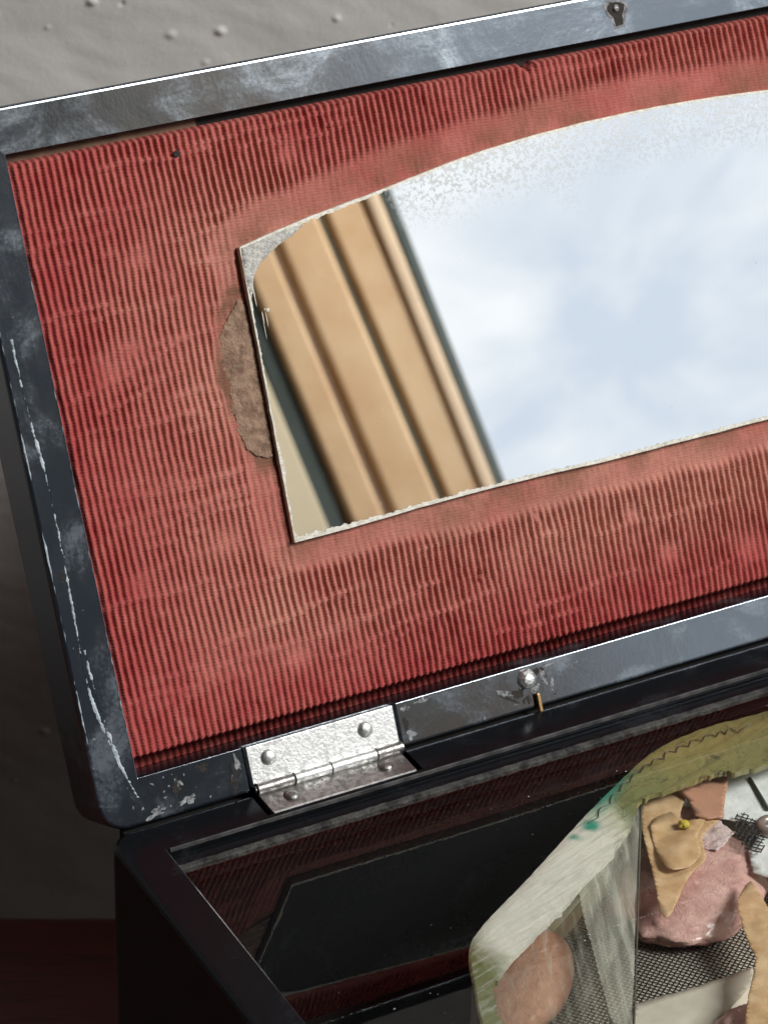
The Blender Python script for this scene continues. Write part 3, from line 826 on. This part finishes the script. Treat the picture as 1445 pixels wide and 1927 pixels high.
inner = [(26.6, -65.9), (28.6, -60.2), (31.2, -56.1), (41.2, -49.9), (52.5, -43.8), (68.9, -33.5), (75.4, -27.3), (85.7, -26.6), (92.0, -26.5), (99.9, -28.1), (148, -27), (176, -32), (186, -47), (179, -70), (147, -85), (72, -89), (35, -82), (25.5, -74)]
def build_tray():
    so, si = smoothpoly(outer, 36), smoothpoly(inner, 36)
    n = len(so); K = 8
    V, F, teal = [], [], []
    for i in range(n):
        a, b = Vector(so[i]), Vector(si[i])
        # wavy, drippy inner lip
        wv = 0.8 * mnoise.noise((i * .07, 0, 0)) + 1.3 * max(0, mnoise.noise((i * .17, 3, 0)) - .05) + .15 * mnoise.noise((i * .6, 5, 0))
        if 30 < i < 36 * 6: wv *= 1.25
        d = (b - a).normalized()
        b = b + d * wv * 0.7
        for k in range(K + 1):
            s = k / K
            p = a.lerp(b, s)
            z = -2.35 - .25 * max(0, .12 - s) / .12 + .12 * fbm(p.x, p.y, .35, 1, 3) - .1
            z = min(z, -2.12)
            V.append((p.x * MM, p.y * MM, z * MM))
            tt = max(0, 1 - abs(p.x - 72 + 6 * s) / 9) * max(0, 1 - s / .42) + 1.2 * max(0, 1 - math.hypot(p.x - 62.5 - 2, p.y + 29.6) / 2.0) + max(0, 1 - math.hypot(p.x - 60.5, p.y + 31.0) / 1.3)
            teal.append(min(1.0, tt * 1.3))
        V.append(((b.x) * MM, b.y * MM, -3.5 * MM)); teal.append(0)
        V.append(((a.x) * MM, a.y * MM, -3.5 * MM)); teal.append(0)
    R = K + 3
    for i in range(n):
        j = (i + 1) % n
        for k in range(R):
            k2 = (k + 1) % R
            F.append((i * R + k, i * R + k2, j * R + k2, j * R + k))
    bm = bmesh.new(); me = mesh('t', V, F)
    at = me.attributes.new('teal', 'FLOAT', 'POINT'); at.data.foreach_set('value', teal)
    bm.from_mesh(me); bpy.data.meshes.remove(me)
    root = thing('rimmed_tray', (0.105, -0.055, -0.044), 'angular tray with green and white marbled rim lying under the glass', 'tray')
    rimo = link('rim', bm_mesh('rim', bm), mat_marble(), root, smooth=True)
    rimo.data.set_sharp_from_angle(angle=0.5)
    def ribbon(path, w_, z, mat, name):
        V, F = [], []
        for i, p in enumerate(path):
            a_, b_ = path[max(i - 1, 0)], path[min(i + 1, len(path) - 1)]
            t_ = (b_ - a_).normalized(); nn_ = Vector((-t_.y, t_.x)) * w_ * (.7 + .5 * abs(mnoise.noise((p.x, p.y, 0))))
            V += [((p.x - nn_.x) * MM, (p.y - nn_.y) * MM, (z - .03) * MM), (p.x * MM, p.y * MM, (z + .05) * MM), ((p.x + nn_.x) * MM, (p.y + nn_.y) * MM, (z - .03) * MM)]
        for i in range(len(path) - 1):
            for k in (0, 1): F.append((3 * i + k, 3 * i + k + 1, 3 * i + k + 4, 3 * i + k + 3))
        link(name, mesh(name, V, F), mat, root)
    def at(i, s_): return Vector(so[i % n]).lerp(Vector(si[i % n]), s_)
    M_LINE = simple('dark_scallop_thread', (0.02, 0.03, 0.022), .5, 0, .2, 300, 0)
    ribbon([at(i, .30 - .10 * abs(math.sin((i - 170) * math.pi / 11)) + .04 * mnoise.noise((i * .1, 0, 0))) for i in range(176, 320)], .13, -2.2, M_LINE, 'scalloped_line')
    mid = [(o_[0] * .55 + i_[0] * .45, o_[1] * .55 + i_[1] * .45) for o_, i_ in zip(smoothpoly(outer, 4), smoothpoly(inner, 4))]
    plate('tray_floor', mid, -13.9, .6, simple('pale_pink_floor', (0.88, 0.79, 0.68), 0.7, 0, 0.08, 120, 0.2), root)
    V, F = [], []
    for i, (x, y) in enumerate(mid):
        d = (Vector((x, y)) - Vector((105, -55))).normalized()
        V += [((x + k * d.x) * MM, (y + k * d.y) * MM, z * MM) for k, z in ((.3, -3.45), (.3, -44), (1.2, -44), (1.2, -3.45))]
    n = len(V) // 4
    for i in range(n):
        j = (i + 1) % n
        for k in range(4): F.append((4 * i + k, 4 * i + (k + 1) % 4, 4 * j + (k + 1) % 4, 4 * j + k))
    bm = bmesh.new(); me = mesh('t', V, F); bm.from_mesh(me); bpy.data.meshes.remove(me)
    link('tray_wall', bm_mesh('tray_wall', bm), simple('milky_tray_wall', (0.55, 0.53, 0.46), 0.5, 0, 0.2, 200, 0.2), root, smooth=False)
build_tray()

# black net lying over the tray floor: woven strands
def inside(x, y, poly):
    r = False; n = len(poly)
    for i in range(n):
        (x1, y1), (x2, y2) = poly[i], poly[(i + 1) % n]
        if (y1 > y) != (y2 > y) and x < (x2 - x1) * (y - y1) / (y2 - y1) + x1: r = not r
    return r
def net(name, poly, z, pitch, wire, ang, label, zamp=0.25, tilt=None):
    V, F = [], []
    ca, sa = math.cos(ang), math.sin(ang)
    xs = [p[0] for p in poly]; ys = [p[1] for p in poly]
    cx, cy = sum(xs) / len(xs), sum(ys) / len(ys); R = max(max(xs) - min(xs), max(ys) - min(ys)) * .75
    nn = int(R / pitch)
    def zz(x, y, s): return z + zamp * mnoise.noise((x * .12, y * .12, 5)) + s + (tilt(x, y) if tilt else 0)
    for fam in (0, 1):
        for i in range(-nn, nn + 1):
            prev = None
            for j in range(-nn * 2, nn * 2 + 1):
                a, b = i * pitch, j * pitch / 2
                wb = .04 * mnoise.noise((a * .3, b * .3, fam))
                lx, ly = (a + wb, b) if fam == 0 else (b, a + wb)
                x, y = cx + lx * ca - ly * sa, cy + lx * sa + ly * ca
                if not inside(x, y, poly): prev = None; continue
                s = .05 * (1 if (i + j // 2 + fam) % 2 else -1)
                dx, dy = (ca, sa) if fam == 0 else (-sa, ca)
                h = wire / 2
                base_i = len(V); zc = zz(x, y, s)
                V += [((x - dx * h) * MM, (y - dy * h) * MM, (zc - .05) * MM), (x * MM, y * MM, (zc + .1) * MM), ((x + dx * h) * MM, (y + dy * h) * MM, (zc - .05) * MM)]
                if prev is not None:
                    F += [(prev, prev + 1, base_i + 1, base_i), (prev + 1, prev + 2, base_i + 2, base_i + 1), (prev + 2, prev, base_i, base_i + 2)]
                prev = base_i
    o = link(name, mesh(name, V, F), simple('black_net_thread', (0.03, 0.027, 0.028), 0.4, 0, .2, 900, 0))
    return tag(o, label, 'net')
net('net', [(28.5, -60), (34, -53), (60, -36), (72, -31), (97, -31), (95, -40), (88, -50), (75, -62), (54.5, -60.6), (46, -68), (36, -80), (28, -74)], -13.74, .74, .14, .62, 'sheet of black net spread on the floor of the marbled tray', .04)

# objects in the tray
def lump(name, c, size, ang, mat, label, cat, namp, nscale, seed, squash=1.0, subdiv=5, parent=None):
    bm = bmesh.new(); bmesh.ops.create_icosphere(bm, subdivisions=subdiv, radius=1.0)
    ca, sa = math.cos(ang), math.sin(ang)
    for v in bm.verts:
        n = v.co.copy()
        r = 1 + namp * mnoise.fractal(n * nscale + Vector((seed, 0, 0)), .7, 2.1, 5) + namp * .5 * abs(mnoise.noise(n * nscale * 2.5 + Vector((0, seed, 0))))
        x, y, z = n.x * size[0] * r, n.y * size[1] * r, n.z * size[2] * r
        v.co = Vector(((c[0] + x * ca - y * sa) * MM, (c[1] + x * sa + y * ca) * MM, (c[2] + z) * MM))
    o = link(name, bm_mesh(name, bm), mat, parent, smooth=True)
    if label: tag(o, label, cat)
    return o
def mat_pink(name, c1, c2, rough, gl):
    t = NT(name)
    a = t.noise(170, 5, 0.65, 1.0)
    t.set(color=t.mix(t.rng(a, 0.3, 0.7), c1, c2), rough=t.rng(t.noise(420, 4, .7), 0.35, 0.65, rough, rough + .3), coat=gl, coat_rough=0.2)
    t.bump(t.noise(700, 6, 0.75, 1.2), 0.7, 0.0007)
    return t.m
lump('crinkled_lump', (77.0, -41.0, -11.6), (15.4, 11.4, 4.0), .55, mat_pink('crinkled_pink', (0.78, 0.48, 0.43), (0.50, 0.25, 0.22), .3, .5),
     'rounded pink crinkled lump partly covered by torn tan paper', 'lump', .07, 2.2, 1.0)
lump('smooth_pebble', (41.0, -50.0, -11.0), (12.5, 6.6, 3.8), .78, mat_pink('smooth_pink_brown', (0.62, 0.34, 0.28), (0.50, 0.25, 0.20), .5, .05),
     'smooth brownish pink oval piece beneath the clear film', 'lump', .015, 1.2, 4.0)
lump('crinkled_lump', (64.5, -76.5, -11.4), (8.5, 6.0, 3.4), .3, mat_pink('pale_crinkled_pink', (0.70, 0.44, 0.40), (0.48, 0.24, 0.21), .3, .5),
     'pink crinkled lump beside the grey paper strip', 'lump', .09, 2.4, 7.0)
# torn papers
def see_through(m, f):
    nt = m.node_tree; out = nt.nodes['Material Output']; src = out.inputs['Surface'].links[0].from_socket
    tr = nt.nodes.new('ShaderNodeBsdfTransparent'); mx = nt.nodes.new('ShaderNodeMixShader'); mx.inputs[0].default_value = f
    nt.links.new(src, mx.inputs[1]); nt.links.new(tr.outputs[0], mx.inputs[2]); nt.links.new(mx.outputs[0], out.inputs['Surface'])
    return m
M_TISSUE = simple('tan_torn_paper', (0.80, 0.56, 0.33), 0.45, 0, .12, 260, .35, .0003, c2=(0.58, 0.35, 0.17))
def crump(a, s, seed):
    rr = random.Random(seed)
    folds = [(rr.uniform(0, math.pi), rr.uniform(.5, 1.3) * s, rr.uniform(0, 6), rr.uniform(.3, .7)) for _ in range(4)]
    def g(x, y):
        h = 0.0
        for (an, k, ph, am) in folds:
            q = (x * math.cos(an) + y * math.sin(an)) * k * 2 + ph + .6 * mnoise.noise((x * .08, y * .08, seed))
            h += am * (abs((q / math.pi) % 2 - 1))          # sharp paper folds
        return a * (h * .55 + .10 * mnoise.noise((x * .5, y * .5, seed)))
    return g
def over(cx, cy, rx, ry, h, ang):
    def g(x, y):
        u = (x - cx) * math.cos(ang) + (y - cy) * math.sin(ang); v = -(x - cx) * math.sin(ang) + (y - cy) * math.cos(ang)
        q = 1 - (u / rx) ** 2 - (v / ry) ** 2
        return h * math.sqrt(q) if q > 0 else 0
    return g
ov = over(75.5, -41.5, 13.6, 11.4, 5.0, .75)
p1 = [(78.9, -23.4), (83.3, -22.6), (87.0, -23.6), (81.2, -30.4), (82.3, -32.2), (85.7, -31.8), (88.7, -32.2), (86.4, -33.8), (82.0, -36.0), (79.9, -40.2), (78.1, -42.0), (74.3, -43.7), (66.9, -50.2), (65.3, -49.4), (70.1, -39.2), (74.1, -30.1)]
see_through(M_TISSUE, .28)
cr1 = crump(1.3, .30, 3)
tag(plate('torn_paper', roughen(smoothpoly(p1, 3), .5, .06, 4), -6.9, .12, M_TISSUE, relief=cr1, cell=.6), 'torn tan paper scrap draped over the pink crinkled lump', 'paper')
p2 = [(82.3, -49.3), (81.4, -53.8), (80.6, -57.8), (76.8, -65.8), (66.2, -82), (60, -81), (65.9, -72.7), (72.0, -65.8), (73.7, -60.9), (76.8, -53.4)]
cr2 = crump(1.8, .24, 8)
tag(plate('torn_paper', roughen(smoothpoly(p2, 3), .5, .06, 9), -7.2, .12, M_TISSUE, relief=cr2, cell=.6), 'creased strip of torn tan paper lying across the black net', 'paper')
pf = [(75.5, -30.5), (80.5, -28.8), (81.6, -31.8), (84.4, -33.0), (80.8, -36.2), (79.0, -40.0), (75.2, -42.2), (71.5, -41.0)]
plate('paper_layer', roughen(smoothpoly(pf, 3), .5, .12, 14), -6.15, .08, M_TISSUE, bpy.data.objects['torn_paper'], relief=crump(1.0, .35, 5), cell=.6)
tag(plate('foil_scrap', roughen([(79.5, -26), (84, -24.5), (87.5, -29), (88.5, -36), (83, -39), (79.5, -34)], .5, .2, 17), -7.6, .1, mat_pink('pale_pink_foil', (0.85, 0.70, 0.68), (0.60, 0.42, 0.42), .15, .8), relief=lambda x, y: .5 * fbm(x, y, .5, 3, 3), cell=.5), 'pale pink crinkled foil between the tan paper and terracotta scrap', 'foil')
fk = tag(link('yellow_fleck', bm_mesh('yellow_fleck', dome_bm(1.0, .5, 9, 3, 80.2, -33.2, -4.9, .25)), simple('yellow_fleck', (0.72, 0.55, 0.06), .6, 0, .2, 300, .2)), 'tiny yellow fleck on the torn tan paper scrap', 'fleck')
p3 = [(85.0, -22.8), (89.8, -21.6), (96.5, -22.4), (91.4, -28.7), (87.4, -33.8), (84.9, -33.1), (83.5, -31.5), (85.0, -27.2)]
cr3 = crump(.4, .2, 12)
tag(plate('terracotta_scrap', roughen(p3, .5, .2, 1), -5.6, .4, simple('terracotta_sheet', (0.56, 0.29, 0.19), .5, 0, .15, 160, .3), relief=cr3, cell=.8), 'terracotta coloured scrap between the marbled rim and pink lump', 'scrap')
M_WHITE = simple('white_sheet', (0.86, 0.87, 0.87), .6, 0, .05, 300, .5, .0004, c2=(0.66, 0.68, 0.68))
p4 = [(88.5, -31.0), (96.0, -21.0), (99, -17.5), (112, -20), (112, -48), (92, -54), (88.0, -50.0), (85.4, -45.6), (88.1, -40.6), (91.4, -38.3), (92.2, -33.6)]
cr4 = crump(.5, .15, 15)
tag(plate('white_sheet', roughen(p4, .6, .25, 2), -8.2, .2, M_WHITE, relief=cr4, cell=1.0), 'bright white ragged sheet beside the pink lump', 'sheet')
net('net', [(90.6, -32.4), (92.9, -32.0), (93.2, -36.3), (91.6, -40.4), (88.9, -43.0), (86.9, -40.9), (88.0, -36.6)], -7.25, .86, .24, .62, 'small rounded scrap of black net on the bright white sheet', .1)
p5 = [(53.4, -61.0), (63.2, -61.7), (74.6, -61.9), (72.8, -64.9), (68.2, -67.2), (60.8, -71.5), (52, -74), (46.0, -71.0), (49, -66)]
cr5 = crump(.8, .2, 21)
tag(plate('paper_strip', roughen(p5, .8, .2, 7), -12.4, .2, simple('dull_grey_paper', (0.60, 0.54, 0.46), .75, 0, .1, 200, .3), relief=cr5, cell=.9), 'dull grey paper strip along the edge of the black net', 'paper')
# small metal ring
V, F = [], []
for i in range(28):
    A = 2 * math.pi * i / 28
    for k in range(12):
        b = 2 * math.pi * k / 12
        V.append(((94.6 + (1.9 + .85 * math.cos(b)) * math.cos(A)) * MM, (-37.6 + (1.9 + .85 * math.cos(b)) * math.sin(A)) * MM, (-7.4 + .9 * math.sin(b)) * MM))
for i in range(28):
    for k in range(12):
        F.append((i * 12 + k, ((i + 1) % 28) * 12 + k, ((i + 1) % 28) * 12 + (k + 1) % 12, i * 12 + (k + 1) % 12))
tag(link('ring', mesh('ring', V, F), simple('brownish_metal', (.42, .33, .30), .35, .5, .2, 900, .2), smooth=True), 'small brownish ring lying on the bright white sheet', 'ring')
tag(link('stem', bm_mesh('stem', cyl_bm((99.4, -24.2, -7.8), (97.0, -33.2, -7.6), .32, 10)), simple('dark_green_stem', (.05, .07, .045), .5, 0, .2, 600, .2), smooth=True), 'thin dark green stem crossing the bright white sheet', 'stem')

# clear creased film with one straight edge
def mat_film(name, lo_, hi_):
    t = NT(name)
    t.n.remove(t.b)
    tr = t.n.new('ShaderNodeBsdfTransparent'); tr.inputs['Color'].default_value = (0.93, 0.92, 0.87, 1)
    df = t.n.new('ShaderNodeBsdfDiffuse'); df.inputs['Color'].default_value = (0.62, 0.61, 0.55, 1)
    gl = t.n.new('ShaderNodeBsdfGlossy'); gl.inputs['Roughness'].default_value = 0.12
    st = t.noise(1.0, 5, 0.65, 0.6, t.vdir(1.17, 45, 700))
    f1 = t.rng(st, 0.42, 0.75, lo_, hi_)
    m1 = t.n.new('ShaderNodeMixShader'); m2 = t.n.new('ShaderNodeMixShader')
    fr = t.n.new('ShaderNodeLayerWeight'); fr.inputs['Blend'].default_value = 0.10
    t.l.new(f1, m1.inputs[0]); t.l.new(tr.outputs[0], m1.inputs[1]); t.l.new(df.outputs[0], m1.inputs[2])
    t.l.new(fr.outputs['Fresnel'], m2.inputs[0]); t.l.new(m1.outputs[0], m2.inputs[1]); t.l.new(gl.outputs[0], m2.inputs[2])
    t.l.new(m2.outputs[0], t.out.inputs['Surface'])
    return t.m
fp = [(77.6, -24.6), (61.5, -48.0), (45.7, -71.7), (40, -80), (30, -78), (27.4, -64), (31.0, -54.5), (52, -42.0), (68, -32.2)]
def crease(x, y):
    u = (x - 77.6) * .56 + (y + 24.6) * .83; v = -(x - 77.6) * .83 + (y + 24.6) * .56
    h = 0.0
    for (k, s, a) in ((.9, 3.1, .22), (1.7, 1.3, .13), (2.9, .4, .07)):
        h += a * abs(math.sin((v * k + u * .10 * s) + s)) * min(1, abs(v) / 3)
    return h + .3 * mnoise.noise((x * .15, y * .15, 2))
tag(plate('plastic_film', fp, -5.6, .05, mat_film('clear_plastic_film', .02, .16), relief=crease, cell=.55), 'clear creased plastic film with straight edge inside the marbled tray', 'film')

ff = [(77.4, -24.4), (61.2, -48.2), (44.8, -73.2), (41.7, -72.1), (46.2, -61.9), (51.6, -48.7), (54.7, -41.4), (66.5, -33.4)]
def crease2(x, y):
    u = (x - 77.6) * .56 + (y + 24.6) * .83; v = -(x - 77.6) * .83 + (y + 24.6) * .56
    return .35 * abs(math.sin(v * .55 + .12 * u)) + .12 * abs(math.sin(v * 1.7 - .2 * u)) + .06 * mnoise.noise((x, y, 0))
film = bpy.data.objects['plastic_film']
plate('film_fold', ff, -4.7, .05, mat_film('folded_plastic_film', .20, .62), film, relief=crease2, cell=.55)
link('film_edge', bm_mesh('film_edge', cyl_bm((77.7, -24.2, -4.4), (44.7, -73.6, -4.4), .15, 8)), simple('dull_film_edge', (.10, .10, .085), .4, 0, .2, 300, .2), film)
